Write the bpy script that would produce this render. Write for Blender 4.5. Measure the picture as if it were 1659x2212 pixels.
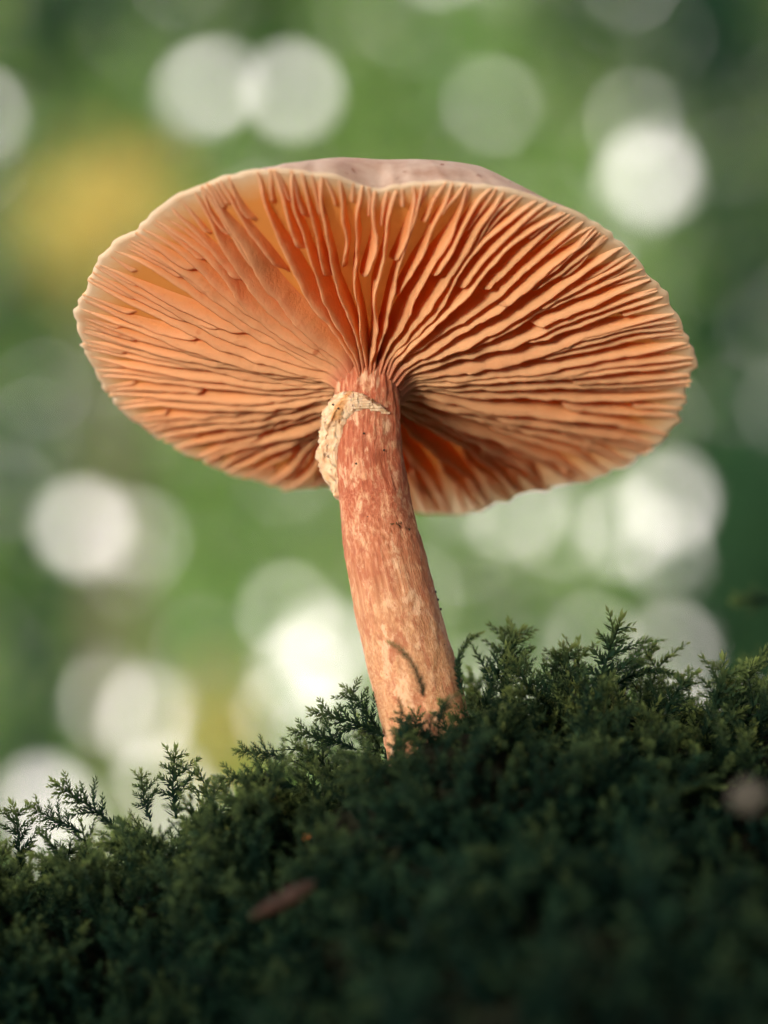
import bpy, bmesh, math, random
import numpy as np
from mathutils import Vector, Matrix, noise as mnoise

sc = bpy.context.scene
for o in list(bpy.data.objects):
    bpy.data.objects.remove(o)
R = math.radians
COL = sc.collection

# ------------------------------------------------------------------ camera
PITCH = R(5)
CAM = Vector((0.0, -0.45, 0.21))
FW = 0.081            # metres across the frame at the focus distance
WD = 0.45             # distance of the mushroom from the lens
RIGHT = Vector((1, 0, 0)); FWD = Vector((0, math.cos(PITCH), math.sin(PITCH)))
UP = Vector((0, -math.sin(PITCH), math.cos(PITCH)))
cd = bpy.data.cameras.new('camera'); cam = bpy.data.objects.new('camera', cd)
COL.objects.link(cam); sc.camera = cam
cam.location = CAM; cam.rotation_euler = (math.pi / 2 + PITCH, 0, 0)
cd.sensor_fit = 'HORIZONTAL'; cd.sensor_width = 24.0
cd.lens = 24.0 * WD / FW
cd.clip_start = 0.01; cd.clip_end = 5000
cd.dof.use_dof = True
cd.dof.focus_distance = 0.441
cd.dof.aperture_fstop = cd.lens / 10.8
cd.dof.aperture_blades = 0

# ------------------------------------------------------------------ sky and sun
SUN_EL, SUN_AZ = 2.6, 209.0      # azimuth measured clockwise from +Y
world = bpy.data.worlds.new('World'); sc.world = world; world.use_nodes = True
wn = world.node_tree; bg = wn.nodes['Background']
sky = wn.nodes.new('ShaderNodeTexSky'); sky.sky_type = 'NISHITA'; sky.sun_disc = False
sky.sun_elevation = R(SUN_EL); sky.sun_rotation = R(SUN_AZ); sky.dust_density = 2.0
ov = wn.nodes.new('ShaderNodeMix'); ov.data_type = 'RGBA'
ov.inputs[0].default_value = 0.82                       # overcast: mostly even cloud
wn.links.new(sky.outputs[0], ov.inputs[6]); ov.inputs[7].default_value = (6.9, 6.25, 6.0, 1)
wn.links.new(ov.outputs[2], bg.inputs[0]); bg.inputs[1].default_value = 0.14
sd = bpy.data.lights.new('sun', 'SUN'); sun = bpy.data.objects.new('sun', sd); COL.objects.link(sun)
sd.energy = 0.62; sd.angle = R(10); sd.color = (1.0, 0.9, 0.76)
a_, e_ = R(SUN_AZ), R(SUN_EL)
to_sun = Vector((math.sin(a_) * math.cos(e_), math.cos(a_) * math.cos(e_), math.sin(e_)))
sun.rotation_euler = to_sun.to_track_quat('Z', 'Y').to_euler()
sun.location = to_sun * 5

vs = sc.view_settings
vs.view_transform = 'Standard'; vs.look = 'None'; vs.gamma = 1.0; vs.use_curve_mapping = False
vs.exposure = 2.85
sc.cycles.use_denoising = True
sc.cycles.max_bounces = 10; sc.cycles.diffuse_bounces = 7; sc.cycles.transmission_bounces = 6
sc.cycles.sample_clamp_indirect = 6.0
sc.cycles.caustics_reflective = False; sc.cycles.caustics_refractive = False

# ------------------------------------------------------------------ helpers
def P(px, py, w):
    """the point at depth w (m) that the photograph shows at px,py (of a 1659 x 2212 picture)"""
    s = FW / 1659 * (w / WD)
    return CAM + RIGHT * ((px - 829.5) * s) + UP * ((1106 - py) * s) + FWD * w

rs = np.random.RandomState(7)
random.seed(11)

def mesh_np(name, V, F, mat, parent=None, smooth=True, attrs=None):
    V = np.asarray(V, np.float32); F = np.asarray(F, np.int32)
    me = bpy.data.meshes.new(name)
    me.vertices.add(len(V)); me.vertices.foreach_set('co', V.ravel())
    k = F.shape[1]
    me.loops.add(F.size); me.loops.foreach_set('vertex_index', F.ravel())
    me.polygons.add(len(F))
    me.polygons.foreach_set('loop_start', np.arange(0, F.size, k, dtype=np.int32))
    me.polygons.foreach_set('loop_total', np.full(len(F), k, np.int32))
    me.update(calc_edges=True)
    if smooth:
        me.polygons.foreach_set('use_smooth', np.ones(len(F), bool))
    for an, av in (attrs or {}).items():
        av = np.asarray(av, np.float32)
        at = me.attributes.new(an, 'FLOAT', 'POINT'); at.data.foreach_set('value', av.ravel())
    me.validate()
    me.materials.append(mat)
    ob = bpy.data.objects.new(name, me); COL.objects.link(ob)
    if parent is not None:
        ob.parent = parent
        ob.matrix_parent_inverse = Matrix.Translation(-parent.location)
    return ob

def tag(o, label=None, cat=None, group=None, kind=None):
    if label: o['label'] = label
    if cat: o['category'] = cat
    if group: o['group'] = group
    if kind: o['kind'] = kind
    return o

def empty(name, loc):
    e = bpy.data.objects.new(name, None); COL.objects.link(e); e.location = loc
    e.empty_display_size = 0.01
    return e

def grid_faces(nu, nv, wrap_u=False):
    fs = []
    for j in range(nv - 1):
        for i in range(nu if wrap_u else nu - 1):
            a = j * nu + i; b = j * nu + (i + 1) % nu
            fs.append((a, b, b + nu, a + nu))
    return np.array(fs, np.int32)

def smooth01(x, a, b):
    t = np.clip((np.asarray(x, float) - a) / (b - a), 0, 1)
    return t * t * (3 - 2 * t)

def vnoise1(x, seed=0, period=None):
    """smooth 1-D noise in [-1,1]"""
    x = np.asarray(x, float); i = np.floor(x).astype(int); f = x - i
    tab = np.random.RandomState(seed).uniform(-1, 1, 4096)
    n = period or 4096
    a, b = tab[i % n % 4096], tab[(i + 1) % n % 4096]
    f = f * f * (3 - 2 * f)
    return a + (b - a) * f

def vnoise2(x, y, seed=0, px=1 << 20):
    x = np.asarray(x, float); y = np.asarray(y, float)
    i = np.floor(x).astype(np.int64); j = np.floor(y).astype(np.int64); fx = x - i; fy = y - j
    def h(a, b):
        a = a % px
        v = (a * 374761393 + b * 668265263 + seed * 982451653) & 0x7fffffff
        v = ((v ^ (v >> 13)) * 1274126177) & 0x7fffffff
        return ((v ^ (v >> 16)) & 0xffff) / 32767.5 - 1
    fx = fx * fx * (3 - 2 * fx); fy = fy * fy * (3 - 2 * fy)
    return ((h(i, j) * (1 - fx) + h(i + 1, j) * fx) * (1 - fy) + (h(i, j + 1) * (1 - fx) + h(i + 1, j + 1) * fx) * fy)

# ------------------------------------------------------------------ materials
class NT:
    def __init__(s, name):
        s.m = bpy.data.materials.new(name); s.m.use_nodes = True
        s.t = s.m.node_tree; s.n = s.t.nodes; s.n.clear()
        s.out = s.n.new('ShaderNodeOutputMaterial')
    def node(s, typ, **kw):
        n = s.n.new(typ)
        for k, v in kw.items(): setattr(n, k, v)
        return n
    def put(s, sock, v):
        if isinstance(v, bpy.types.NodeSocket): s.t.links.new(v, sock)
        else: sock.default_value = v
    def attr(s, name):
        return s.node('ShaderNodeAttribute', attribute_name=name).outputs['Fac']
    def comb(s, x, y, z):
        n = s.node('ShaderNodeCombineXYZ')
        for k, v in enumerate((x, y, z)): s.put(n.inputs[k], v)
        return n.outputs[0]
    def math(s, op, a, b=0.0, c=None, clamp=False):
        n = s.node('ShaderNodeMath', operation=op, use_clamp=clamp)
        s.put(n.inputs[0], a); s.put(n.inputs[1], b)
        if c is not None: s.put(n.inputs[2], c)
        return n.outputs[0]
    def noise(s, vec, scale, detail=3, rough=0.55, dist=0.0):
        n = s.node('ShaderNodeTexNoise')
        if vec is not None: s.put(n.inputs['Vector'], vec)
        n.inputs['Scale'].default_value = scale; n.inputs['Detail'].default_value = detail
        n.inputs['Roughness'].default_value = rough; n.inputs['Distortion'].default_value = dist
        return n.outputs['Fac']
    def ramp(s, fac, stops):
        n = s.node('ShaderNodeValToRGB'); s.put(n.inputs[0], fac)
        el = n.color_ramp.elements
        while len(el) < len(stops): el.new(0.5)
        for e, (p, c) in zip(el, stops):
            e.position = p; e.color = (*c, 1) if len(c) == 3 else c
        return n.outputs[0]
    def ramp1(s, fac, a, b):
        n = s.node('ShaderNodeMapRange', interpolation_type='SMOOTHSTEP'); s.put(n.inputs[0], fac)
        n.inputs[1].default_value = a; n.inputs[2].default_value = b
        return n.outputs[0]
    def mix(s, f, a, b, blend='MIX'):
        n = s.node('ShaderNodeMix', data_type='RGBA', blend_type=blend)
        s.put(n.inputs[0], f)
        s.put(n.inputs[6], (*a, 1) if isinstance(a, tuple) and len(a) == 3 else a)
        s.put(n.inputs[7], (*b, 1) if isinstance(b, tuple) and len(b) == 3 else b)
        return n.outputs[2]
    def bump(s, h, strength, dist):
        n = s.node('ShaderNodeBump'); n.inputs['Strength'].default_value = strength
        n.inputs['Distance'].default_value = dist; s.put(n.inputs['Height'], h)
        return n.outputs[0]
    def pos(s):
        return s.node('ShaderNodeNewGeometry').outputs['Position']
    def surf(s, sock):
        s.t.links.new(sock, s.out.inputs[0]); return s.m
    def thin(s, col, tcol, t, rough=0.6, spec=0.25, normal=None):
        """leaf-like sheet: diffuse + light let through + a soft sheen"""
        d = s.node('ShaderNodeBsdfPrincipled'); s.put(d.inputs['Base Color'], col)
        d.inputs['Roughness'].default_value = rough; d.inputs['Specular IOR Level'].default_value = spec
        tr = s.node('ShaderNodeBsdfTranslucent'); s.put(tr.inputs[0], tcol)
        if normal is not None:
            s.put(d.inputs['Normal'], normal); s.put(tr.inputs['Normal'], normal)
        mx = s.node('ShaderNodeMixShader'); s.put(mx.inputs[0], t)
        s.t.links.new(d.outputs[0], mx.inputs[1]); s.t.links.new(tr.outputs[0], mx.inputs[2])
        return s.surf(mx.outputs[0])

def leaf_mat(name, a, b, tr=0.45, tboost=1.6):
    n = NT(name); r = n.attr('rnd')
    c = n.mix(r, a, b)
    t = n.mix(r, tuple(min(1, x * tboost) for x in a), tuple(min(1, x * tboost) for x in b))
    return n.thin(c, t, tr, 0.8, 0.0)

def wood_mat():
    n = NT('woodland_leaf'); r = n.attr('rnd')
    c = n.ramp(r, [(0.0, (0.016, 0.058, 0.032)), (0.46, (0.032, 0.090, 0.045)), (0.54, (0.15, 0.31, 0.095)), (1.0, (0.27, 0.37, 0.115))])
    t = n.mix(1.0, c, (1.6, 1.6, 1.6), 'MULTIPLY')
    return n.thin(c, t, 0.5, 0.8, 0.0)
M_WOOD = wood_mat()
M_YEL = leaf_mat('yellow_leaf', (0.50, 0.38, 0.11), (0.40, 0.36, 0.11), 0.5, 1.3)
M_EVER = leaf_mat('evergreen_leaf', (0.02, 0.055, 0.028), (0.03, 0.075, 0.03), 0.3, 1.5)
M_CANOPY = leaf_mat('canopy_leaf', (0.06, 0.11, 0.03), (0.09, 0.13, 0.035), 0.4, 1.5)

def bark_mat():
    n = NT('bark'); p = n.pos()
    mp = n.node('ShaderNodeMapping'); n.put(mp.inputs[0], p); mp.inputs['Scale'].default_value = (9, 9, 2.2)
    f = n.noise(mp.outputs[0], 1.6, 6, 0.65)
    c = n.ramp(f, [(0.3, (0.035, 0.026, 0.018)), (0.7, (0.16, 0.12, 0.085))])
    b = n.node('ShaderNodeBsdfPrincipled'); n.put(b.inputs['Base Color'], c); b.inputs['Roughness'].default_value = 0.9
    n.put(b.inputs['Normal'], n.bump(f, 0.8, 0.03))
    return n.surf(b.outputs[0])
M_BARK = bark_mat()

def floor_mat():
    n = NT('forest_floor'); p = n.pos()
    f = n.noise(p, 3.0, 8, 0.65); g = n.noise(p, 40, 5, 0.6)
    c = n.ramp(f, [(0.35, (0.006, 0.012, 0.007)), (0.52, (0.012, 0.013, 0.008)), (0.7, (0.026, 0.020, 0.011))])
    c = n.mix(g, c, (0.010, 0.011, 0.007))
    b = n.node('ShaderNodeBsdfPrincipled'); n.put(b.inputs['Base Color'], c); b.inputs['Roughness'].default_value = 0.95; b.inputs['Specular IOR Level'].default_value = 0.02
    n.put(b.inputs['Normal'], n.bump(g, 0.7, 0.02))
    return n.surf(b.outputs[0])
M_FLOOR = floor_mat()

# ------------------------------------------------------------------ the ground: forest floor rising into the mossy bank
BASE = P(915, 1560, 0.441)          # where the stem stands
def bank_xyz(X, Y):
    """height of the soil under the moss"""
    X = np.asarray(X, float); Y = np.asarray(Y, float)
    # crest height follows the photograph: low on the left, rising to the right
    cx = np.array([-0.30, -0.12, -0.042, -0.028, -0.012, 0.004, 0.02, 0.042, 0.08, 0.14, 0.30])
    cz = np.array([-0.060, -0.029, -0.0178, -0.0172, -0.0110, -0.0020, -0.0010, -0.0035, -0.003, 0.0, -0.02])
    crest = BASE.z + np.interp(X, cx, cz)
    front = BASE.y - 0.002 + 0.012 * np.sin(X * 21 + 0.7)
    dy = Y - front
    steep = 0.42 + 0.62 * smooth01(-X, -0.01, 0.04)
    down = np.where(dy < 0, steep * (np.sqrt(dy * dy + 0.012 ** 2) - 0.012), 0.55 * (np.sqrt(dy * dy + 0.03 ** 2) - 0.03))
    down = down + np.where(dy < 0, 0.45 * np.maximum(0, -dy - 0.095), 0)
    z = crest - down
    z = z + 0.0022 * vnoise2(X * 90, Y * 90, 3) + 0.004 * vnoise2(X * 32, Y * 32, 4)
    z = z + 0.0078 * np.exp(-((X - 0.004) / 0.014) ** 2 - ((Y - BASE.y + 0.014) / 0.010) ** 2)
    # hummocks added out of view beside the dip to keep light off the slope
    for hx, hy, hz, ax, la, lb in ((-0.135, -0.300, 0.238, -29, 0.088, 0.036), (0.135, -0.140, 0.285, 35, 0.070, 0.036)):
        ca, sa = math.cos(R(ax)), math.sin(R(ax)); u = (X - hx) * ca + (Y - hy) * sa; v = -(X - hx) * sa + (Y - hy) * ca
        g = np.exp(-(u / la) ** 4 - (v / lb) ** 2)
        z = z + np.maximum(0, BASE.z - 0.2505 + hz - z) * g
    floor = 0.055 * vnoise2(X * 1.3, Y * 1.3, 5) * smooth01(np.hypot(X, Y + .2), 0.8, 2.0)
    k = 0.03
    h = np.clip(0.5 + 0.5 * (z - floor) / k, 0, 1)
    return floor * (1 - h) + z * h + k * h * (1 - h)

def axis_pts(lim, fine, step):
    a = list(np.arange(-fine, fine + 1e-9, step)); v = fine; d = step
    while v < lim:
        d *= 1.22; v += d; a.append(v); a.insert(0, -v)
    return np.array(a)
gx = axis_pts(1500, 0.22, 0.004); gy = axis_pts(1500, 0.26, 0.004)
GX, GY = np.meshgrid(gx, gy)
GZ = bank_xyz(GX, GY)
tag(mesh_np('ground', np.stack([GX, GY, GZ], -1).reshape(-1, 3), grid_faces(len(gx), len(gy)), M_FLOOR), kind='structure')

# ------------------------------------------------------------------ woodland behind: leaves with the sky showing through the gaps
def leaf_soup(pts, size, rng, flat=0.0, rnd=None):
    """folded diamond leaves at the given points"""
    n = len(pts)
    d = rng.normal(size=(n, 3)); d[:, 2] -= 0.35; d /= np.linalg.norm(d, axis=1)[:, None]
    s = rng.normal(size=(n, 3)); s -= (s * d).sum(1)[:, None] * d; s /= np.linalg.norm(s, axis=1)[:, None]
    nn = np.cross(d, s)
    L = (size * rng.uniform(0.65, 1.35, n))[:, None]
    a = pts - d * L * 0.5; b = pts + s * L * 0.3 + nn * L * 0.06; c = pts + d * L * 0.5; e = pts - s * L * 0.3 + nn * L * 0.06
    V = np.stack([a, b, c, e], 1).reshape(-1, 3)
    F = (np.arange(n)[:, None] * 4 + np.array([[0, 1, 2, 3]])).astype(np.int32)
    r = rng.uniform(0, 1, n) if rnd is None else rnd
    return V, F, np.repeat(r, 4)

WOODD = 15.0
# px, py, radius (px) of openings in the foliage
GAPS = [(435, 195, 40), (632, 192, 55), (598, 178, 22), (1400, 378, 74),
        (-40, 245, 40), (1290, 345, 14), (1570, 335, 15), (1200, 485, 14), (850, 30, 12), (950, -80, 30), (470, 185, 26),
        (1380, 250, 16), 
        (185, 1140, 66), (285, 1150, 46), (285, 1232, 32), (230, 1120, 34),
        (1448, 1090, 70), (1350, 1140, 34), (1430, 1190, 30), (1300, 1090, 20), (1110, 1100, 40), (1200, 1135, 18),
        (245, 1510, 74), (300, 1555, 60), (340, 1540, 26), (95, 1745, 70), (140, 1810, 36),
        (620, 1330, 34), (700, 1400, 54), (640, 1450, 42), (740, 1480, 30), (610, 1530, 34), (700, 1570, 34), (640, 1250, 18),
        (1455, 1405, 58), (1290, 1405, 26), (1450, 1570, 50), (1560, 1600, 44), (1620, 1560, 30),
        (1120, 1180, 14), (1010, 1050, 18), (1000, 1480, 36), (1060, 1550, 40), (1180, 1640, 50),
        (420, 1760, 40), (340, 1700, 40), (100, 1430, 14), (900, 1290, 20), (1050, 1330, 16)]
G = np.array(GAPS, float); G[:, 2] = np.minimum(G[:, 2] * 0.55, 34)
def to_px(pts):
    rel = pts - np.array(CAM)
    w = rel @ np.array(FWD); u = rel @ np.array(RIGHT); v = rel @ np.array(UP)
    s = FW / 1659 * (w / WD)
    return 829.5 + u / s, 1106 - v / s

def dark_share(px, py):
    """share of dark leaves: evergreens at the sides, plus corner darkening put into leaf colour"""
    d = 0.06 + 0.74 * smooth01(-px, -330, 60) * (1 - 0.5 * smooth01(np.abs(py - 520), 0, 220) * 0 - 0.45 * np.exp(-((py - 500) / 160) ** 2)) + 0.84 * smooth01(px, 1250, 1640)
    d += 0.55 * smooth01(-py, -260, 40) * (np.abs(px - 900) > 250) + 0.5 * np.exp(-((px - 330) / 190) ** 2 - ((py - 330) / 60) ** 2) + 0.55 * np.exp(-((px - 60) / 120) ** 2 - ((py - 1420) / 160) ** 2)
    d += 0.5 * np.exp(-((px - 1130) / 160) ** 2 - ((py - 1330) / 110) ** 2) + 0.14 * vnoise2(px / 210, py / 210, 77)
    return np.clip(d, 0, .95)

def woodland(name, n, x0, x1, z0, z1, y0, y1, mat, size, seed, keep=None, gaps=True):
    rng = np.random.RandomState(seed)
    p = np.stack([rng.uniform(x0, x1, n), rng.uniform(y0, y1, n), rng.uniform(z0, z1, n)], 1)
    px, py = to_px(p)
    ok = np.ones(n, bool)
    if keep is not None: ok &= keep(p, px, py, rng)
    if gaps:
        for gx_, gy_, gr in G:
            wob = 1 + 0.18 * np.sin(3 * np.arctan2(py - gy_, px - gx_) + gx_)
            ok &= np.hypot(px - gx_, py - gy_) > gr * wob + min(12, gr)
    # the wood goes on to both sides, coming nearer, with openings here and there
    m = 46000; xs = rng.uniform(4.4, 14, m) * np.where(rng.uniform(0, 1, m) < .5, -1, 1)
    w = np.stack([xs, WOODD - (np.abs(xs) - 4.4) * 0.4 + rng.uniform(-.1, .6, m), rng.uniform(z0, z1, m)], 1)
    p = p[ok]; big = np.concatenate([np.zeros(len(p), bool), np.ones(m, bool)]); p = np.concatenate([p, w])
    px, py = to_px(p); ok = np.ones(len(p), bool)
    for k in range(150):
        gx_ = rng.uniform(-7500, 9200); gy_ = rng.uniform(-300, 1900); gr = rng.uniform(14, 42)
        if -420 < gx_ < 2080: continue
        ok &= np.hypot(px - gx_, py - gy_) > gr + 12
    p = p[ok]; big = big[ok]; size = np.where(big, 0.2, size)
    px, py = to_px(p); pd = dark_share(np.clip(px, 60 + 0 * px, 1600), py); pd = np.where((px < 0) | (px > 1659), np.clip(0.45 + 0.4 * vnoise2(px / 500, py / 500, 78), 0, .9), dark_share(px, py))
    r0 = rng.uniform(0, 1, len(p)) * 0.46; r0 = np.where(rng.uniform(0, 1, len(p)) < pd, r0, r0 + 0.54)
    V, F, r = leaf_soup(p, size, rng, rnd=r0)
    o = mesh_np(name, V, F, mat, smooth=False, attrs={'rnd': r})
    return o

def ell(px, py, cx, cy, rx, ry): return ((px - cx) / rx) ** 2 + ((py - cy) / ry) ** 2

def keep_main(p, px, py, rng):
    # looser foliage in drifts, so that light seeps through unevenly
    d = 0.80 + 0.2 * vnoise2(p[:, 0] * 2.1, p[:, 2] * 2.1, 21)
    return rng.uniform(0, 1, len(p)) < d
tag(woodland('woodland', 165000, -4.6, 4.6, -0.1, 6.0, WOODD - 0.1, WOODD + 0.45, M_WOOD, 0.114, 31, keep_main),
    'soft green leafy woodland edge far behind the mushroom', 'woodland', kind='stuff')

def bush(name, seed, parts, n, mat, size, label, cat='shrub', base=None):
    """shrub of leaf clumps on a stem: parts = ellipses (px, py, rx, ry, depth)"""
    rng = np.random.RandomState(seed); pts = []
    tot = sum(q[2] * q[3] for q in parts)
    for cx, cy, rx, ry, w in parts:
        m = int(n * rx * ry / tot)
        q = rng.normal(size=(m, 3)) * 0.52
        s = FW / 1659 * (w / WD); c = np.array(P(cx, cy, w))
        pts.append(c + q * np.array([rx * s, 0.35, ry * s]))
    p = np.concatenate(pts); px, py = to_px(p); ok = np.ones(len(p), bool)
    for gx_, gy_, gr in G: ok &= np.hypot(px - gx_, py - gy_) > gr + min(12, gr)
    p = p[ok]
    cx = float(p[:, 0].mean()); cy = float(p[:, 1].mean())
    gz = float(bank_xyz(cx, cy))
    root = empty(name, (cx, cy, gz)); tag(root, label, cat)
    V, F, r = leaf_soup(p, size, rng)
    mesh_np('foliage', V, F, mat, root, False, {'rnd': r})
    sv, sf = [], []
    def tube(a, b, ra, rb, k=7):
        a = np.array(a, float); b = np.array(b, float); d = (b - a) / np.linalg.norm(b - a)
        u = np.cross(d, [0.3, 1, 0.1]); u /= np.linalg.norm(u); v = np.cross(d, u); o = sum(len(x) for x in sv)
        t = np.arange(k) * 2 * math.pi / k; ring = np.cos(t)[:, None] * u + np.sin(t)[:, None] * v
        sv.append(np.concatenate([a + ring * ra, b + ring * rb]))
        for i in range(k): sf.append((o + i, o + (i + 1) % k, o + k + (i + 1) % k, o + k + i))
    top = float(p[:, 2].max())
    fork = (cx, cy, gz + (float(p[:, 2].min()) - gz) * 0.6 + 0.1)
    tube((cx, cy, gz - 0.1), fork, 0.045, 0.035)
    for i in range(7):
        q = p[rng.randint(len(p))]
        tube(fork, q, 0.022, 0.006)
    mesh_np('stem', np.concatenate(sv), np.array(sf), M_BARK, root)
    return root

bush('yellow_shrub', 41, [(205, 490, 130, 130, 14.2), (300, 410, 90, 60, 14.3), (470, 1590, 60, 120, 14.3)], 430, M_YEL, 0.085,
     'golden yellow autumn leaves glowing blurred in the green background')
bush('evergreen_shrub', 42, [(1640, 1300, 170, 260, 13.9), (1650, 1120, 90, 220, 14.0)], 4200, M_EVER, 0.08,
     'dark evergreen bush blurred behind the moss crest', 'bush')
# ------------------------------------------------------------------ unseen trees around the spot, placed to block skylight: trunk, limbs, crown
def tree_parts(seed, height, crown_r, n_leaf, leaf):
    rng = np.random.RandomState(seed); sv, sf = [], []
    def limb(pts, rad, k=9):
        o = sum(len(x) for x in sv); pts = np.array(pts); m = len(pts)
        for i in range(m):
            d = pts[min(i + 1, m - 1)] - pts[max(i - 1, 0)]; d /= np.linalg.norm(d)
            u = np.cross(d, [0.2, 1, 0.1]); u /= np.linalg.norm(u); v = np.cross(d, u)
            t = np.arange(k) * 2 * math.pi / k
            sv.append(pts[i] + (np.cos(t)[:, None] * u + np.sin(t)[:, None] * v) * rad[i] * (1 + 0.08 * rng.normal(size=(k, 1))))
        for i in range(m - 1):
            for j in range(k):
                sf.append((o + i * k + j, o + i * k + (j + 1) % k, o + (i + 1) * k + (j + 1) % k, o + (i + 1) * k + j))
    h = np.linspace(-0.15, height * 0.9, 9)
    tr = np.stack([0.12 * np.sin(h * 0.7 + seed), 0.12 * np.cos(h * 0.6 + seed), h], 1)
    limb(tr, 0.17 * (1 - h / height * 0.85) + 0.07 * np.exp(-np.maximum(h, 0) * 3))
    clumps = []
    for i in range(11):
        a = i * 2.4 + rng.uniform(-.3, .3); z0 = height * rng.uniform(0.42, 0.85); l = crown_r * rng.uniform(0.6, 1.0)
        s = np.array([np.interp(z0, h, tr[:, 0]), np.interp(z0, h, tr[:, 1]), z0])
        t = np.linspace(0, 1, 5)[:, None]
        e = np.array([math.cos(a) * l, math.sin(a) * l, l * 0.45])
        pts = s + e * t + np.array([0, 0, 0.25]) * np.sin(t * 3.1) + rng.normal(size=(5, 3)) * 0.08 * t
        limb(pts, np.linspace(0.06, 0.012, 5), 6)
        for q in (2, 3, 4): clumps.append(pts[q])
    clumps = np.array(clumps); m = n_leaf
    c = clumps[rng.randint(len(clumps), size=m)]
    q = rng.normal(size=(m, 3)) * np.array([0.55, 0.55, 0.33]) * crown_r * 0.42
    V, F, r = leaf_soup(c + q, leaf, rng)
    return (np.concatenate(sv), np.array(sf)), (V, F, r)

TREE_SPOTS = [(-3.4, 3.2), (3.2, 3.6), (4.8, -0.6), (2.8, -4.2), (-5.8, -0.4), (-0.8, -6.2), (0.9, -2.3), (-2.6, 0.6), (2.3, 0.8), (7.4, -4.6),
              (-8.8, -3.4), (-2.2, -9.8), (5.2, -8.6), (9.6, 2.0), (1.5, -1.7)]
protos = []
for k in range(3):
    root = empty('broadleaf_tree', (0, 0, 0))  # unseen tree, placed to block skylight
    (tv, tf), (lv, lf, lr) = tree_parts(60 + k, 8.0 + k * 0.9, 3.0 + 0.25 * k, 5200, 0.27)
    mesh_np('trunk', tv, tf, M_BARK, root)
    mesh_np('crown', lv, lf, M_CANOPY, root, False, {'rnd': lr})
    protos.append(root)
for i, (x, y) in enumerate(TREE_SPOTS):
    src = protos[i % 3]
    if i < 3:
        t = src
    else:
        t = src.copy(); COL.objects.link(t)
        for ch in src.children:
            c = ch.copy(); COL.objects.link(c); c.parent = t
    t.location = (x, y, float(bank_xyz(x, y)) - 0.02)
    t.rotation_euler = (0, 0, i * 1.7)
    tag(t, 'unseen tall broadleaf tree shading the mossy bank', 'tree', 'unseen trees around the mossy bank')
for src in protos:
    for ch in src.children: ch.matrix_parent_inverse = Matrix()
for o in COL.objects:
    if o.parent and o.parent.name.startswith('broadleaf_tree'): o.matrix_parent_inverse = Matrix()

# unseen evergreen bushes added beside and behind the lens to keep skylight off the slope
def shade_bush(x, y, h, r, seed, label):
    rng = np.random.RandomState(seed); n = 2600
    gz = float(bank_xyz(x, y)); root = empty('shade_bush', (x, y, gz)); tag(root, label, 'bush', 'unseen bushes added to shade the bank')
    q = rng.normal(size=(n, 3)); q /= np.linalg.norm(q, axis=1)[:, None]; q *= rng.uniform(0.15, 1, n)[:, None] ** 0.5
    q *= 1 + 0.25 * np.sin(q[:, :1] * 9 + seed) * np.cos(q[:, 1:2] * 7)
    pts = np.array([x, y, gz + h * 0.54]) + q * np.array([r, r, h * 0.5])
    V, F, rr_ = leaf_soup(pts, 0.075, rng)
    mesh_np('foliage', V, F, M_EVER, root, False, {'rnd': rr_})
    sv, sf = [], []
    for k in range(9):
        a = np.array([x, y, gz - 0.05]) + rng.normal(size=3) * np.array([.03, .03, 0]); b = pts[rng.randint(n)]
        d = (b - a) / np.linalg.norm(b - a); u = np.cross(d, [.3, 1, .1]); u /= np.linalg.norm(u); v = np.cross(d, u); o = len(sv) * 12
        tq = np.arange(6) * math.pi / 3; ring_ = np.cos(tq)[:, None] * u + np.sin(tq)[:, None] * v
        sv.append(np.concatenate([a + ring_ * .012, b + ring_ * .003]))
        sf += [(o + i, o + (i + 1) % 6, o + 6 + (i + 1) % 6, o + 6 + i) for i in range(6)]
    mesh_np('stem', np.concatenate(sv), np.array(sf), M_BARK, root)
shade_bush(0.95, -0.70, 1.35, 0.50, 301, 'unseen low bush added to shade the mossy bank from the side')
shade_bush(0.42, -1.45, 1.50, 0.52, 302, 'unseen bush added for shade between the tallest one and the bank')
shade_bush(0.10, -2.20, 1.60, 0.50, 303, 'tallest unseen bush added for shade beyond the dip')
shade_bush(1.20, 0.30, 1.30, 0.50, 304, 'unseen bush added for shade level with the mushroom')

# unseen evergreen, added so that its lowest bough cuts skylight over the dip
ev = empty('shade_evergreen', (1.9, -1.0, float(bank_xyz(1.9, -1.0)))); tag(ev, 'unseen evergreen tree added with a low bough to shade the dip', 'tree')
er = np.random.RandomState(401)
def tube_path(name, pts, rad, k=8):
    pts = np.array(pts, float); V = []
    for i in range(len(pts)):
        d = pts[min(i + 1, len(pts) - 1)] - pts[max(i - 1, 0)]; d /= np.linalg.norm(d)
        u = np.cross(d, [.2, 1, .15]); u /= np.linalg.norm(u); v = np.cross(d, u); t = np.arange(k) * 2 * math.pi / k
        V.append(pts[i] + (np.cos(t)[:, None] * u + np.sin(t)[:, None] * v) * rad[i])
    return mesh_np(name, np.concatenate(V), grid_faces(k, len(pts), True), M_BARK, ev)
tube_path('trunk', [(1.9, -1.0, -.1), (1.92, -.98, 1.2), (1.88, -1.02, 2.6), (1.9, -1.0, 4.2)], [.15, .12, .09, .03])
tube_path('bough', [(1.9, -1.0, 1.35), (1.3, -.85, 1.2), (.7, -.7, 1.02), (.1, -.58, .86), (-.45, -.5, .74)], [.045, .035, .026, .016, .006])
n_ = 4200; q_ = er.normal(size=(n_, 3)); q_ /= np.linalg.norm(q_, axis=1)[:, None]; q_ *= er.uniform(0, 1, n_)[:, None] ** .45
pb = np.array([.15, -.60, .88]) + q_ * np.array([.85, .50, .17]); pb[:, 2] += (pb[:, 0] - .1) * .22
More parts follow.
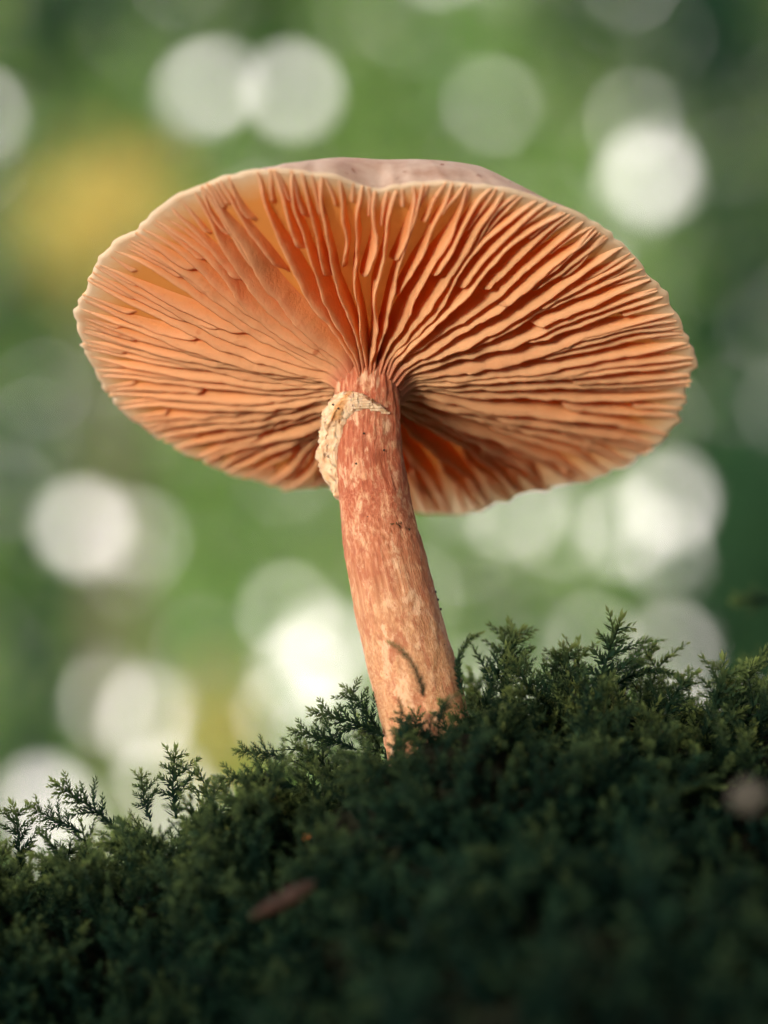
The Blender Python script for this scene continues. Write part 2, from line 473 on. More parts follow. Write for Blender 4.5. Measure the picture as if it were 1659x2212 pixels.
q2_ = er.normal(size=(3500, 3)) * np.array([.5, .5, .9]) + np.array([1.9, -1.0, 2.9])
V, F, rr_ = leaf_soup(np.concatenate([pb, q2_]), 0.075, er)
mesh_np('foliage', V, F, M_EVER, ev, False, {'rnd': rr_})

# ------------------------------------------------------------------ mushroom
PHI = R(31)
A_AX = FWD * math.sin(PHI) + UP * math.cos(PHI)          # axis of the cap, out of its top
D_AX = FWD * math.cos(PHI) - UP * math.sin(PHI)          # in the cap's plane, away from the lens
QC = P(800, 746, 0.4515)                                 # foot of the axis in the plane of the rim
MM = 0.001
def to_plane(px, py):
    d = (P(px, py, WD) - CAM).normalized()
    t = (QC - CAM).dot(A_AX) / d.dot(A_AX)
    q = CAM + d * t - QC
    return q.dot(RIGHT), q.dot(D_AX)
RIM = [(168, 712), (180, 622), (200, 580), (226, 550), (275, 512), (330, 470), (390, 425), (450, 394), (510, 377), (565, 368), (612, 367),
       (665, 374), (720, 386), (770, 400), (815, 412), (860, 408), (920, 397), (985, 396), (1050, 404), (1120, 419), (1190, 441), (1250, 470), (1305, 502),
       (1350, 536), (1395, 588), (1430, 630), (1460, 678), (1470, 710), (1495, 745), (1502, 785), (1496, 830), (1478, 880), (1458, 926), (1440, 950), (1405, 982), (1350, 1010),
       (1290, 1034), (1200, 1060), (1130, 1070), (1075, 1092), (1020, 1112), (960, 1116), (900, 1112), (840, 1100), (770, 1078), (700, 1052), (640, 1064),
       (600, 1058), (545, 1042), (500, 1030), (440, 1004), (380, 974), (335, 948), (300, 924), (262, 893), (235, 862), (208, 815), (190, 775), (176, 745)]
rp = np.array([to_plane(*q) for q in RIM]); rth = np.arctan2(rp[:, 1], rp[:, 0]); rrr = np.hypot(rp[:, 0], rp[:, 1])
o_ = np.argsort(rth); rth, rrr = rth[o_], rrr[o_]
rth3 = np.concatenate([rth - 2 * math.pi, rth, rth + 2 * math.pi]); rrr3 = np.concatenate([rrr, rrr, rrr])
TAB = np.linspace(-math.pi, math.pi, 1441)
rt_ = np.interp(TAB, rth3, rrr3)
ker = np.exp(-np.linspace(-2, 2, 13) ** 2); ker /= ker.sum()
rt_ = np.convolve(np.concatenate([rt_[-7:-1], rt_, rt_[1:7]]), ker, 'valid')
def RIMR(th):
    th = (np.asarray(th, float) + math.pi) % (2 * math.pi) - math.pi
    return np.interp(th, TAB, rt_)
def wrapd(th, c): return (np.asarray(th, float) - c + math.pi) % (2 * math.pi) - math.pi
def front_w(th):
    d = np.abs(wrapd(th, R(-80)))
    return 1 - smooth01(d, R(16), R(44))
HJ = 5.0 * MM
def z_edge(r, th=0.0):                      # free edge of the gills (axis height, r = share of the rim radius)
    return -HJ * (1 - np.asarray(r) ** 1.45) - 0.05 * MM - 1.5 * MM * np.exp(-((np.asarray(r) - 0.085) / 0.035) ** 2)
def left_w(th): return smooth01(-np.cos(th), -0.15, 0.75)
def gill_depth(r, th=-1.2):
    return (1 - 0.42 * left_w(th)) * 0.88 * MM * np.interp(r, [0, .1, .2, .4, .6, .8, .92, 1.0], [3.6, 4.0, 4.3, 4.2, 3.3, 1.9, 0.85, 0.18])
def z_flesh(r, th=0.0): return z_edge(r, th) + gill_depth(r, th)
def z_top(r, th):
    r = np.asarray(r, float); w = front_w(th)
    side = 7.0 * MM * (1 - r ** 1.7) + 0.55 * MM * (1 - r ** 12)
    fr = 10.4 * MM * (1 - r ** 5.0)
    z = side * (1 - w) + fr * w
    return np.maximum(z, z_flesh(r, th) + 0.25 * MM)
def cap_pt(th, rho, z):
    th, rho, z = np.broadcast_arrays(np.asarray(th, float), np.asarray(rho, float), np.asarray(z, float))
    x = rho * np.cos(th); y = rho * np.sin(th)
    return np.array(QC) + x[..., None] * np.array(RIGHT) + y[..., None] * np.array(D_AX) + z[..., None] * np.array(A_AX)

def backlit_w(th, r): return np.exp(-(wrapd(th, R(76)) / R(24)) ** 2) * smooth01(r, .70, .93)  # weight of the backlit glow painted in cream on the far margin
def cap_mats():
    # skin of the cap
    n = NT('cap_skin'); p = n.pos()
    f = n.noise(p, 260, 6, 0.65); g = n.noise(p, 1500, 4, 0.6); h = n.noise(p, 420, 2, 0.5, 0.6)
    c = n.ramp(f, [(0.30, (0.47, 0.33, 0.27)), (0.5, (0.62, 0.52, 0.45)), (0.7, (0.74, 0.67, 0.60))])
    c = n.mix(n.ramp1(h, 0.645, 0.72), c, (0.20, 0.05, 0.035))
    skin = n.thin(c, n.mix(0.5, c, (0.92, 0.66, 0.38)), 0.42, 0.75, 0.2, n.bump(g, 0.5, 0.0002))
    # flesh between the gills
    n = NT('cap_flesh'); r = n.attr('rr')
    g = n.noise(n.pos(), 900, 3, 0.6)
    r2 = n.math('ADD', r, n.math('MULTIPLY', n.math('SUBTRACT', g, 0.5), 0.05))
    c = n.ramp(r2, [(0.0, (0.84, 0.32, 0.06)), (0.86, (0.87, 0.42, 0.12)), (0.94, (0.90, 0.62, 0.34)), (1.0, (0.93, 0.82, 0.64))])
    c = n.mix(n.attr('pale'), c, (0.93, 0.84, 0.66))  # backlight glow as a cream tint
    flesh = n.thin(c, c, 0.5, 0.6, 0.2)
    # gills
    n = NT('gill_flesh'); s = n.attr('edge'); r = n.attr('rr'); k = n.attr('rnd')
    vec = n.comb(n.math('MULTIPLY', r, 40), n.math('MULTIPLY', s, 4), n.math('MULTIPLY', k, 50))
    f = n.noise(vec, 0.8, 4, 0.6); g = n.noise(n.pos(), 2600, 3, 0.6); spots = n.noise(n.pos(), 480, 2, 0.5)
    c = n.mix(k, (0.88, 0.44, 0.15), (0.91, 0.50, 0.195))
    c = n.mix(n.math('MULTIPLY', f, 0.35), c, (0.88, 0.53, 0.28))
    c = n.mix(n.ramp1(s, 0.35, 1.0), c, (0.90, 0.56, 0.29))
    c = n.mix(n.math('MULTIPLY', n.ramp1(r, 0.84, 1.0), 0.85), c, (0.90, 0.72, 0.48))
    c = n.mix(n.math('MULTIPLY', n.ramp1(spots, 0.70, 0.78), 0.6), c, (0.50, 0.13, 0.04))
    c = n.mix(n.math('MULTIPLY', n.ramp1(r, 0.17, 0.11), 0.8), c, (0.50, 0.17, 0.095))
    c = n.mix(n.math('MULTIPLY', n.attr('pale'), 0.85), c, (0.90, 0.76, 0.54))  # the same painted backlight on the gill ends
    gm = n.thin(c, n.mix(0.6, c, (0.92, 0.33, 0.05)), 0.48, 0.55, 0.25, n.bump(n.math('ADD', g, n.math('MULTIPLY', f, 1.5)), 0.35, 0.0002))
    return skin, flesh, gm
M_SKIN, M_FLESH, M_GILL = cap_mats()

def stem_mat():
    n = NT('stem_fibre'); u = n.attr('around'); t = n.attr('along'); r = n.attr('relief')
    # u: mm round the stem, t: mm up the stem
    v1 = n.comb(n.math('MULTIPLY', u, 1.0), n.math('MULTIPLY', t, 0.16), 0.0)
    v2 = n.comb(n.math('MULTIPLY', u, 1.0), n.math('MULTIPLY', t, 0.45), 3.0)
    fib = n.noise(n.comb(u, n.math('MULTIPLY', t, n.ramp(n.math('DIVIDE', t, 32.0), [(0.15, (.95, .95, .95)), (0.75, (.18, .18, .18))])), 0.0), 3.0, 5, 0.62, 0.25); blot = n.noise(v2, 0.75, 5, 0.65, 0.5); fleck = n.noise(n.comb(u, n.math('MULTIPLY', t, 0.55), 3.0), 1.15, 6, 0.7, 0.35)
    low = n.noise(v2, 0.28, 3, 0.5)
    up = n.ramp1(n.math('ADD', t, n.math('MULTIPLY', n.math('SUBTRACT', low, 0.5), 14)), 3.0, 26.0)
    red = n.ramp(fib, [(0.28, (0.20, 0.048, 0.020)), (0.5, (0.32, 0.088, 0.040)), (0.72, (0.48, 0.22, 0.13))])
    tan = n.ramp(fib, [(0.28, (0.33, 0.15, 0.07)), (0.55, (0.45, 0.245, 0.125)), (0.75, (0.56, 0.37, 0.215))])
    c = n.mix(up, tan, red)
    c = n.mix(n.math('MULTIPLY', n.ramp1(blot, 0.50, 0.62), 0.6), c, (0.30, 0.09, 0.045))
    c = n.mix(n.math('MULTIPLY', n.ramp1(fleck, 0.48, 0.70), 0.8), c, (0.56, 0.35, 0.20))
    flake = n.noise(n.comb(u, n.math('MULTIPLY', t, 0.5), 17.0), 0.55, 5, 0.68, 0.3)
    c = n.mix(n.math('MULTIPLY', n.ramp1(flake, 0.55, 0.64), 0.75), c, (0.60, 0.40, 0.25))
    tiny = n.noise(n.comb(u, t, 9.0), 2.2, 1, 0.4)
    c = n.mix(n.math('MULTIPLY', n.ramp1(tiny, 0.80, 0.84), 0.9), c, (0.05, 0.02, 0.012))
    c = n.mix(n.math('MULTIPLY', n.attr('right_dark'), 0.6), c, (0.16, 0.075, 0.035))  # browner along the right edge
    b = n.node('ShaderNodeBsdfPrincipled'); n.put(b.inputs['Base Color'], c); b.inputs['Roughness'].default_value = 0.7
    b.inputs['Specular IOR Level'].default_value = 0.25
    b.inputs['Subsurface Weight'].default_value = 0.35; b.inputs['Subsurface Scale'].default_value = 0.0010
    b.inputs['Subsurface Radius'].default_value = (1.0, 0.35, 0.15)
    fine = n.noise(v1, 8.0, 4, 0.6)
    h = n.math('ADD', n.math('MULTIPLY', fib, 0.6), n.math('ADD', n.math('MULTIPLY', fine, 0.5), n.math('MULTIPLY', fleck, 0.6)))
    n.put(b.inputs['Normal'], n.bump(h, 0.7, 0.00028))
    return n.surf(b.outputs[0])
M_STEM = stem_mat()

def ring_mat():
    n = NT('veil_ring'); p = n.pos()
    f = n.noise(p, 700, 5, 0.6); g = n.noise(p, 300, 3, 0.5, 0.5)
    c = n.ramp(f, [(0.3, (0.48, 0.27, 0.14)), (0.5, (0.60, 0.43, 0.27)), (0.72, (0.70, 0.56, 0.40))])
    c = n.mix(n.math('MULTIPLY', n.ramp1(g, 0.64, 0.74), 0.8), c, (0.50, 0.24, 0.07))
    b = n.node('ShaderNodeBsdfPrincipled'); n.put(b.inputs['Base Color'], c); b.inputs['Roughness'].default_value = 0.75
    b.inputs['Subsurface Weight'].default_value = 0.4; b.inputs['Subsurface Scale'].default_value = 0.0009
    b.inputs['Subsurface Radius'].default_value = (1.0, 0.6, 0.3)
    n.put(b.inputs['Normal'], n.bump(f, 0.6, 0.0003))
    return n.surf(b.outputs[0])
M_RING = ring_mat()

mush = empty('mushroom', BASE)
tag(mush, 'orange gilled mushroom with a wide tilted cap standing in moss', 'mushroom')

# cap: skin above, flesh below, closed round the rim
NTH = 720
th = np.linspace(-math.pi, math.pi, NTH, endpoint=False)
NG = 54                                     # full gills
def rim_scallop(t):                         # the margin is finely notched where the gills end
    return (0.22 + 0.26 * smooth01(np.sin(t), -.1, .5)) * MM * vnoise1(t / (2 * math.pi) * 190 + 400, 5) + 0.30 * MM * vnoise1(t / (2 * math.pi) * 60 + 400, 6)
rim = RIMR(th) + rim_scallop(th)
kk = np.exp(-np.linspace(-2.2, 2.2, 121) ** 2); kk /= kk.sum()
rim_s = np.convolve(np.concatenate([rim[-60:], rim, rim[:60]]), kk, 'valid')
prof = [0.0001, .1, .2, .3, .4, .5, .6, .68, .75, .8, .84, .88, .91, .935, .955, .972, .985, .994, 1.0]
rows, rr = [], []
for r in prof:
    z = z_top(np.full(NTH, r), th)
    z = z + 0.35 * MM * vnoise2(th * 7 / (2 * math.pi) * 4, np.full(NTH, r * 9), 8, 28) * (0.3 + 0.7 * (r > .3)) * (1 - smooth01(r, .97, 1.0))
    if r > 0.99: z = z * 0 + z_top(np.full(NTH, r), th)
    bl = float(smooth01(r, .82, .97)); rows.append(cap_pt(th, (rim * bl + rim_s * (1 - bl)) * r, z)); rr.append(np.full(NTH, r))
skin = mesh_np('cap', np.concatenate(rows), grid_faces(NTH, len(prof), True), M_SKIN, mush, attrs={'rr': np.concatenate(rr)})
rows, rr = [], []
prof2 = [1.0, .992, .98, .965, .94, .91, .87, .8, .7, .6, .5, .4, .3, .2, .12, .06]
for r in prof2:
    z = z_flesh(np.full(NTH, r), th)
    if r == 1.0: z = z_top(np.full(NTH, r), th) - 0.02 * MM
    rows.append(cap_pt(th, rim * r, z)); rr.append(np.full(NTH, r))
mesh_np('cap_flesh', np.concatenate(rows), grid_faces(NTH, len(prof2), True), M_FLESH, skin, attrs={'rr': np.concatenate(rr), 'pale': np.concatenate([backlit_w(th, np.full(NTH, r)) for r in prof2])})

def gill(th0, r_in, r_out, rng, dscale=1.0):
    nl = 56; ns = 6
    t = np.linspace(0, 1, nl); r = r_in + (r_out - r_in) * t
    span = r_out - r_in
    thw = th0 + 0.034 * vnoise1(t * span * 3.0 + rng.uniform(0, 900), 11) * t + 0.008 * vnoise1(t * span * 9 + rng.uniform(0, 900), 12) * t
    thw = thw + 0.055 * vnoise2(np.full(nl, (th0 % (2 * math.pi)) * 3.2), r * 2.6 + 3, 55) * smooth01(r, .12, .5)
    rho = r * RIMR(thw)
    dep = gill_depth(r, th0) * dscale * rng.uniform(.84, 1.06)
    if r_in > 0.2:                             # a short gill starts low and swells
        dep = dep * (0.10 + 0.90 * smooth01(t, -0.02, 0.22))
    # ragged free edge
    dep = dep * (1 + 0.05 * vnoise1(t * span * 16 + rng.uniform(0, 900), 13) + 0.035 * vnoise1(t * span * 45 + rng.uniform(0, 900), 14))
    zt = z_flesh(r, th0) + 0.12 * MM
    thick0, thick1 = 0.46 * MM * rng.uniform(.85, 1.2), 0.29 * MM * rng.uniform(.75, 1.3)
    # lean of the blade: laid over on the left, nearly upright on the right
    c = math.cos(th0); left = smooth01(-c, 0.05, 0.8); right = smooth01(c, 0.1, 0.9)
    sgn = -1.0 if c < 0 else 1.0               # + : free edge swings away from the lens
    lean = sgn * (0.95 * left + 0.25 * right) + rng.normal() * .13
    lean = lean * (0.35 + 0.65 * np.sin(np.clip(t * 1.15, 0, 1) * math.pi)) 
    buckle = (0.30 * MM * vnoise1(t * span * 5 + rng.uniform(0, 900), 15) + 0.10 * MM * vnoise1(t * span * 17 + rng.uniform(0, 900), 16)) * np.minimum(1, gill_depth(r) / (2.5 * MM))
    fade = np.minimum(1, np.minimum(t / 0.04, (1 - t) / 0.03) + 0.25)
    cols, ed = [], []
    ss = np.concatenate([np.linspace(0, 1, ns), np.linspace(1, 0, ns)])
    for k, s in enumerate(ss):
        side = 1 if k < ns else -1
        th_ = (thick0 * (1 - s) + thick1 * s) * fade
        if s == 1: th_ = th_ * 0.55
        off = side * th_ * 0.5 + lean * dep * s + buckle * s * s
        zz = zt - dep * s * (1.0 if s < 1 else 1.0)
        ang = thw + off / np.maximum(rho, 2.0 * MM)
        cols.append(cap_pt(ang, rho, zz)); ed.append(np.full(nl, s))
    V = np.concatenate(cols); ncol = len(ss)
    F = [(k * nl + i, k * nl + i + 1, (k + 1) * nl + i + 1, (k + 1) * nl + i) for k in range(ncol - 1) for i in range(nl - 1)]
    return mesh_np('gill', V, F, M_GILL, skin, attrs={'edge': np.concatenate(ed), 'rr': np.tile(r, ncol), 'rnd': np.full(len(V), rng.uniform()), 'pale': np.tile(backlit_w(thw, r), ncol)})

grng = np.random.RandomState(77)
step = 2 * math.pi / NG
for i in range(NG):
    a = -math.pi + (i + 0.27 * grng.uniform(-1, 1)) * step
    gill(a, 0.085, grng.uniform(0.985, 0.998), grng)
    gill(a + step * grng.uniform(.46, .54), grng.uniform(0.30, 0.62), grng.uniform(0.985, 0.998), grng, grng.uniform(.78, .97))
    for q in (.25, .75):
        gill(a + step * (q + grng.uniform(-.05, .05)), grng.uniform(0.70, 0.88), grng.uniform(0.985, 0.998), grng, grng.uniform(.55, .8))

# stem
JN = QC - A_AX * HJ
wj = (JN - CAM).dot(FWD)
STEM = [  # px centre, py, half width px, depth
    (797, 780, 60, wj + 0.0018), (796, 812, 62, wj + 0.0008), (794, 840, 67, wj - 0.0002), (794, 880, 71, wj - 0.0010), (794, 940, 73, wj - 0.0018), (796, 1000, 74, wj - 0.0025), (806, 1060, 76, wj - 0.0030),
    (815, 1120, 79, wj - 0.0036), (829, 1190, 84, wj - 0.0042), (847, 1270, 88, wj - 0.0048), (866, 1350, 91, wj - 0.0053), (884, 1420, 93, wj - 0.0058),
    (900, 1480, 94, wj - 0.0062), (917, 1550, 95, wj - 0.0066), (940, 1650, 96, wj - 0.0072), (962, 1760, 94, wj - 0.0080), (985, 1880, 90, wj - 0.0088)]
spt = np.array([list(P(a, b, d)) for a, b, c, d in STEM]); srad = np.array([c * FW / 1659 * d / WD for a, b, c, d in STEM])
acc = np.concatenate([[0], np.cumsum(np.linalg.norm(np.diff(spt, axis=0), axis=1))])
NV, NU = 320, 160
tt = np.linspace(0, acc[-1], NV)
def cr(tq, ys):
    from numpy import gradient
    m = np.gradient(ys, acc, axis=0); i = np.clip(np.searchsorted(acc, tq) - 1, 0, len(acc) - 2)
    h = (acc[i + 1] - acc[i]); s = (tq - acc[i]) / h
    h00 = 2 * s ** 3 - 3 * s ** 2 + 1; h10 = s ** 3 - 2 * s ** 2 + s; h01 = -2 * s ** 3 + 3 * s ** 2; h11 = s ** 3 - s ** 2
    if ys.ndim == 2: h00, h10, h01, h11, h = (q[:, None] for q in (h00, h10, h01, h11, h))
    return h00 * ys[i] + h10 * h * m[i] + h01 * ys[i + 1] + h11 * h * m[i + 1]
sc_ = cr(tt, spt); sr_ = cr(tt, srad)
tang = np.gradient(sc_, tt, axis=0); tang /= np.linalg.norm(tang, axis=1)[:, None]
su = np.cross(tang, np.array(FWD)); su /= np.linalg.norm(su, axis=1)[:, None]; su *= np.sign(su[:, :1])   # to the right
sv_ = np.cross(su, tang); sv_ *= np.sign(-(sv_ @ np.array(FWD)))[:, None]                                # towards the lens
ang = np.linspace(0, 2 * math.pi, NU, endpoint=False)
AN, TT = np.meshgrid(ang, tt); tmm = (acc[13] - TT) * 1000; umm = AN * 3.9
per = int(round(2 * math.pi * 3.9 * 2.0))
ua = AN / (2 * math.pi)
rel = 0.08 * vnoise2(ua * 64, tmm * 0.7, 1, 64) + 0.05 * vnoise2(ua * 140, tmm * 1.6, 2, 140) + 0.22 * vnoise2(ua * 12, tmm * 0.22, 3, 12) + 0.06 * vnoise2(ua * 40, tmm * 2.2, 4, 40)
rel += 0.10 * np.maximum(0, vnoise2(ua * 22 + tmm * .05, tmm * 0.55, 9, 22) - .25) * 2
topw = smooth01(TT, acc[0], acc[4])
rib = np.sin(AN * 21 + 1.5 * np.sin(tmm * .3)) * 0.16 * (1 - topw)       # the gills run a little way down the stem top
Rr = sr_[:, None] + (rel * 0.6 + rib) * MM
SV = sc_[:, None, :] + (np.cos(AN)[..., None] * su[:, None, :] + np.sin(AN)[..., None] * sv_[:, None, :]) * Rr[..., None]
right_dark = smooth01(np.cos(AN - R(-8)), 0.90, 1.0) * (0.5 + 0.5 * vnoise2(ua * 30, tmm * .8, 7, 30)) * smooth01(tmm, 2, 12)  # dark brown tone down the right edge, broken by noise
stem = mesh_np('stem', SV.reshape(-1, 3), grid_faces(NU, NV, True), M_STEM, mush,
               attrs={'around': umm.ravel(), 'along': tmm.ravel(), 'relief': rel.ravel(), 'right_dark': right_dark.ravel()})
def stem_frame(py):
    k = int(np.argmin(np.abs(to_px(sc_)[1] - py))); return sc_[k], su[k], sv_[k], tang[k], sr_[k]

# ragged remnant of the veil on the left of the stem
RA = [52, 62, 90, 112, 130, 145, 158, 172, 186, 202, 218]
RTOP = [908, 900, 882, 868, 862, 862, 866, 872, 880, 890, 905]
RBOT = [910, 910, 906, 908, 922, 965, 1020, 1062, 1075, 1035, 920]
RM, RN = 110, 60
ringV = []
for i in range(RM):
    a = 52 + (218 - 52) * i / (RM - 1)
    pt, pb = np.interp(a, RA, RTOP), np.interp(a, RA, RBOT)
    pb += 16 * mnoise.noise(Vector((a * .13, 3, 0))) * smooth01(a, 110, 140)
    lw_ = float(smooth01(a, 118, 160))
    for j in range(RN):
        v = j / (RN - 1)
        so = (1 - lw_) * np.interp(v, [0, .12, .45, .72, .9, 1], [-.4, .45, .85, .45, .15, -.35]) + lw_ * np.interp(v, [0, .06, .2, .4, .62, .75, .88, .96, 1], [-.4, .75, 1.15, 1.15, 1.55, 1.0, .45, .25, -.35])
        so *= 0.35 + 0.65 * float(smooth01(a, 52, 95))
        py = pt + (pb - pt) * v
        q = Vector((a * .11, py * .045, 1.7)); q2 = Vector((a * .3, py * .12, 5.0)); q3 = Vector((a * .7, py * .3, 2.0))
        amp = (0.35 + 0.65 * lw_) * min(1, so + .5) if so > 0 else 0
        so += amp * (0.6 * mnoise.noise(q) + 0.42 * abs(mnoise.noise(q2)) + 0.13 * mnoise.noise(q3))
        cc, uu_, vv_, tg_, rr_ = stem_frame(py)
        aa = R(a + 5 * mnoise.noise(q2))
        ringV.append(cc + (np.cos(aa) * uu_ + np.sin(aa) * vv_) * (rr_ + so * MM))
ring = mesh_np('ring', ringV, grid_faces(RN, RM), M_RING, mush)
ring['label'] = 'ragged cream ring remnant on the stem'

# ------------------------------------------------------------------ moss
def moss_mat():
    n = NT('moss_leaf'); t = n.attr('tip'); k = n.attr('rnd')
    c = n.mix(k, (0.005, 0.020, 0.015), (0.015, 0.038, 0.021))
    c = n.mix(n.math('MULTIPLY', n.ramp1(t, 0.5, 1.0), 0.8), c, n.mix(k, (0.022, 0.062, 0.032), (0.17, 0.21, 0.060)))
    c = n.mix(n.math('MULTIPLY', n.ramp1(k, 0.93, 0.97), 0.7), c, (0.07, 0.045, 0.018))
    return n.thin(c, n.mix(n.math('MULTIPLY', n.ramp1(t, 0.2, 0.9), n.math('MULTIPLY', k, 0.75)), c, (0.34, 0.46, 0.12)), 0.45, 0.65, 0.04)
M_MOSS = moss_mat()

def moss_sprig(seed, L=13.0, branches=11, bend=0.5, fine=1.0, blen=1.0, planar=0.75, ls=1.0):
    """one feathery shoot, in mm, growing along +Z, arching towards +X: returns V, F (triangles), tip"""
    rng = np.random.RandomState(seed); V, F, T = [], [], []; cnt = [0]
    def add(v, f, t):
        V.append(v); F.append(np.asarray(f) + cnt[0]); T.append(t); cnt[0] += len(v)
    def shoot(pts, r0, r1, lw, ll, dens, t0, t1):
        m = len(pts); tg = np.gradient(pts, axis=0); tg /= np.linalg.norm(tg, axis=1)[:, None]
        ref = np.array([0.31, 0.77, 0.22]); u = np.cross(tg, ref); u /= np.linalg.norm(u, axis=1)[:, None]; w = np.cross(tg, u)
        rad = np.linspace(r0, r1, m)
        ring = np.arange(3) * 2 * math.pi / 3
        vv = (pts[:, None] + (np.cos(ring)[None, :, None] * u[:, None] + np.sin(ring)[None, :, None] * w[:, None]) * rad[:, None, None]).reshape(-1, 3)
        ff = []
        for i in range(m - 1):
            for j in range(3):
                a = i * 3 + j; b = i * 3 + (j + 1) % 3; ff += [(a, b, b + 3), (a, b + 3, a + 3)]
        add(vv, ff, np.repeat(np.linspace(t0, t1, m) * 0.6, 3))
        length = np.linalg.norm(np.diff(pts, axis=0), axis=1).sum(); nl = max(4, int(length * dens))
        s = np.linspace(0.02, 1.0, nl); idx = s * (m - 1); i0 = np.minimum(idx.astype(int), m - 2); fr = (idx - i0)[:, None]
        p = pts[i0] * (1 - fr) + pts[i0 + 1] * fr; d = tg[i0] * (1 - fr) + tg[i0 + 1] * fr
        uu = u[i0]; ww = w[i0]
        a = np.arange(nl) * 2.399 + rng.uniform(0, 6, 1) + rng.normal(size=nl) * .25
        out = np.cos(a)[:, None] * uu + np.sin(a)[:, None] * ww
        spread = (rng.uniform(0.55, 1.15, nl) * np.where(s > 0.93, 0.35, 1.0))[:, None]
        dirv = d + out * spread * 1.1; dirv /= np.linalg.norm(dirv, axis=1)[:, None]
        sd_ = np.cross(dirv, out); sd_ /= np.linalg.norm(sd_, axis=1)[:, None] + 1e-9
        sz = (rng.uniform(.75, 1.2, nl) * (1.0 - 0.35 * s))[:, None]
        l = ll * sz; wd = lw * sz
        b = p + out * rad[i0][:, None] * .5
        tipv = b + dirv * l + out * l * 0.12
        mid = b + dirv * l * 0.38 
        q = np.stack([b, mid + sd_ * wd + out * wd * .35, tipv, mid - sd_ * wd + out * wd * .35], 1).reshape(-1, 3)
        k = np.arange(nl)[:, None] * 4
        f = np.concatenate([k + np.array([[0, 1, 2]]), k + np.array([[0, 2, 3]])])
        tt_ = (t0 + (t1 - t0) * s)[:, None] * np.array([[.7, .85, 1.0, .85]])
        add(q, f, tt_.ravel())
    m = 12; s = np.linspace(0, 1, m)
    ph = rng.uniform(0, 6); wob = 0.05 * L
    an = bend * s ** 1.6
    pts = np.stack([np.cumsum(np.sin(an)) * L / m, wob * np.sin(s * 4 + ph) * s, np.cumsum(np.cos(an)) * L / m], 1); pts -= pts[0]
    shoot(pts, .25, .08, .24 * ls / math.sqrt(fine) , 1.3 * ls, 8.0 * fine, 0.0, 1.0)
    tg = np.gradient(pts, axis=0); tg /= np.linalg.norm(tg, axis=1)[:, None]
    for b in range(branches):
        f = 0.22 + 0.72 * (b + rng.uniform(-.3, .3)) / max(1, branches); i = f * (m - 1); i0 = int(np.clip(i, 0, m - 2))
        p0 = pts[i0] + (pts[i0 + 1] - pts[i0]) * (i - i0); d = tg[i0]
        side = np.array([0, 1.0, 0]) * (1 if b % 2 else -1) + rng.normal(size=3) * (1 - planar)
        side -= (side @ d) * d; side /= np.linalg.norm(side)
        bl = blen * L * 0.36 * (1 - 0.55 * f) * rng.uniform(.35, 1.35)
        k = 5; q = np.linspace(0, 1, k)[:, None]
        drop = rng.uniform(-.1, .5)
        sw = rng.uniform(.5, .95); bp = p0 + (side * 0.72 + d * sw) * bl * q + (d * .15 + side * rng.uniform(-.1, .35) - np.array([0, 0, drop])) * bl * q * q
        shoot(bp, .13, .05, .19 * ls / math.sqrt(fine), 1.0 * ls, 8.0 * fine, f * .8, 0.55 + 0.45 * f)
    return np.concatenate(V) * MM, np.concatenate(F), np.concatenate(T)

FINE = [moss_sprig(100 + i, L=[12, 14, 10, 13, 9, 15, 11, 12][i], branches=[7, 9, 6, 8, 4, 9, 6, 2][i], bend=[.5, .9, .3, 1.2, .7, 1.0, .15, .6][i], fine=0.8) for i in range(8)]
COARSE = [moss_sprig(130 + i, L=12 + i % 3, branches=[9, 11, 7, 10][i], bend=[.5, .9, .3, 1.2][i], fine=0.28) for i in range(4)]

def place(tmpl, loc, zdir, yaw, scale):
    V, F, T = tmpl
    z = Vector(zdir).normalized(); q = Vector((0, 0, 1)).rotation_difference(z)
    Mx = np.array((q.to_matrix() @ Matrix.Rotation(yaw, 3, 'Z')))
    return (V * scale) @ Mx.T + np.array(loc)

mr = np.random.RandomState(9)
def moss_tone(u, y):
    c = float(smooth01(y, BASE.y - .024, BASE.y - .004)); return (0.30 + 0.66 * u) * c + 0.35 * u ** 1.5 * (1 - c)  # crest light painted in: lighter tone on the crest, darker down the slope
def scatter(n, x0, x1, y0, y1, tm, smin, smax, bag, ok):
    made = 0
    while made < n:
        x, y = mr.uniform(x0, x1), mr.uniform(y0, y1)
        if not ok(x, y): continue
        made += 1
        z = float(bank_xyz(x, y))
        e = 0.004
        nx = float(bank_xyz(x + e, y) - bank_xyz(x - e, y)) / (2 * e); ny = float(bank_xyz(x, y + e) - bank_xyz(x, y - e)) / (2 * e)
        d = Vector((-nx * 0.6, -ny * 0.6, 1)).normalized() + Vector((mr.normal() * .6, mr.normal() * .6, 0))
        t = tm[mr.randint(len(tm))]
        k = mr.uniform(smin, smax) * (0.62 if abs(x - .004) < .012 and BASE.y - .022 < y < BASE.y else 1)
        bag.append((place(t, (x, y, z - 0.0015), d, mr.uniform(0, 6.28), k), t[1], t[2], moss_tone(mr.uniform(), y) if tm is FINE else 0.20 * mr.uniform()))  # coarse moss toned darker to paint in the slope's shade
def lay_moss(bag, name, label):
    off = np.concatenate([[0], np.cumsum([len(b[0]) for b in bag])[:-1]])
    o = mesh_np(name, np.concatenate([b[0] for b in bag]), np.concatenate([b[1] + k for b, k in zip(bag, off)]), M_MOSS, smooth=False,
                attrs={'tip': np.concatenate([b[2] for b in bag]), 'rnd': np.concatenate([np.full(len(b[0]), b[3]) for b in bag])})
    return tag(o, label, 'moss', kind='stuff')
sx, sy = float(stem_frame(1650)[0][0]), float(stem_frame(1650)[0][1])
def near_stem(x, y): return (x - sx) ** 2 + (y - sy) ** 2 < 0.0048 ** 2
fine_moss, coarse_moss = [], []
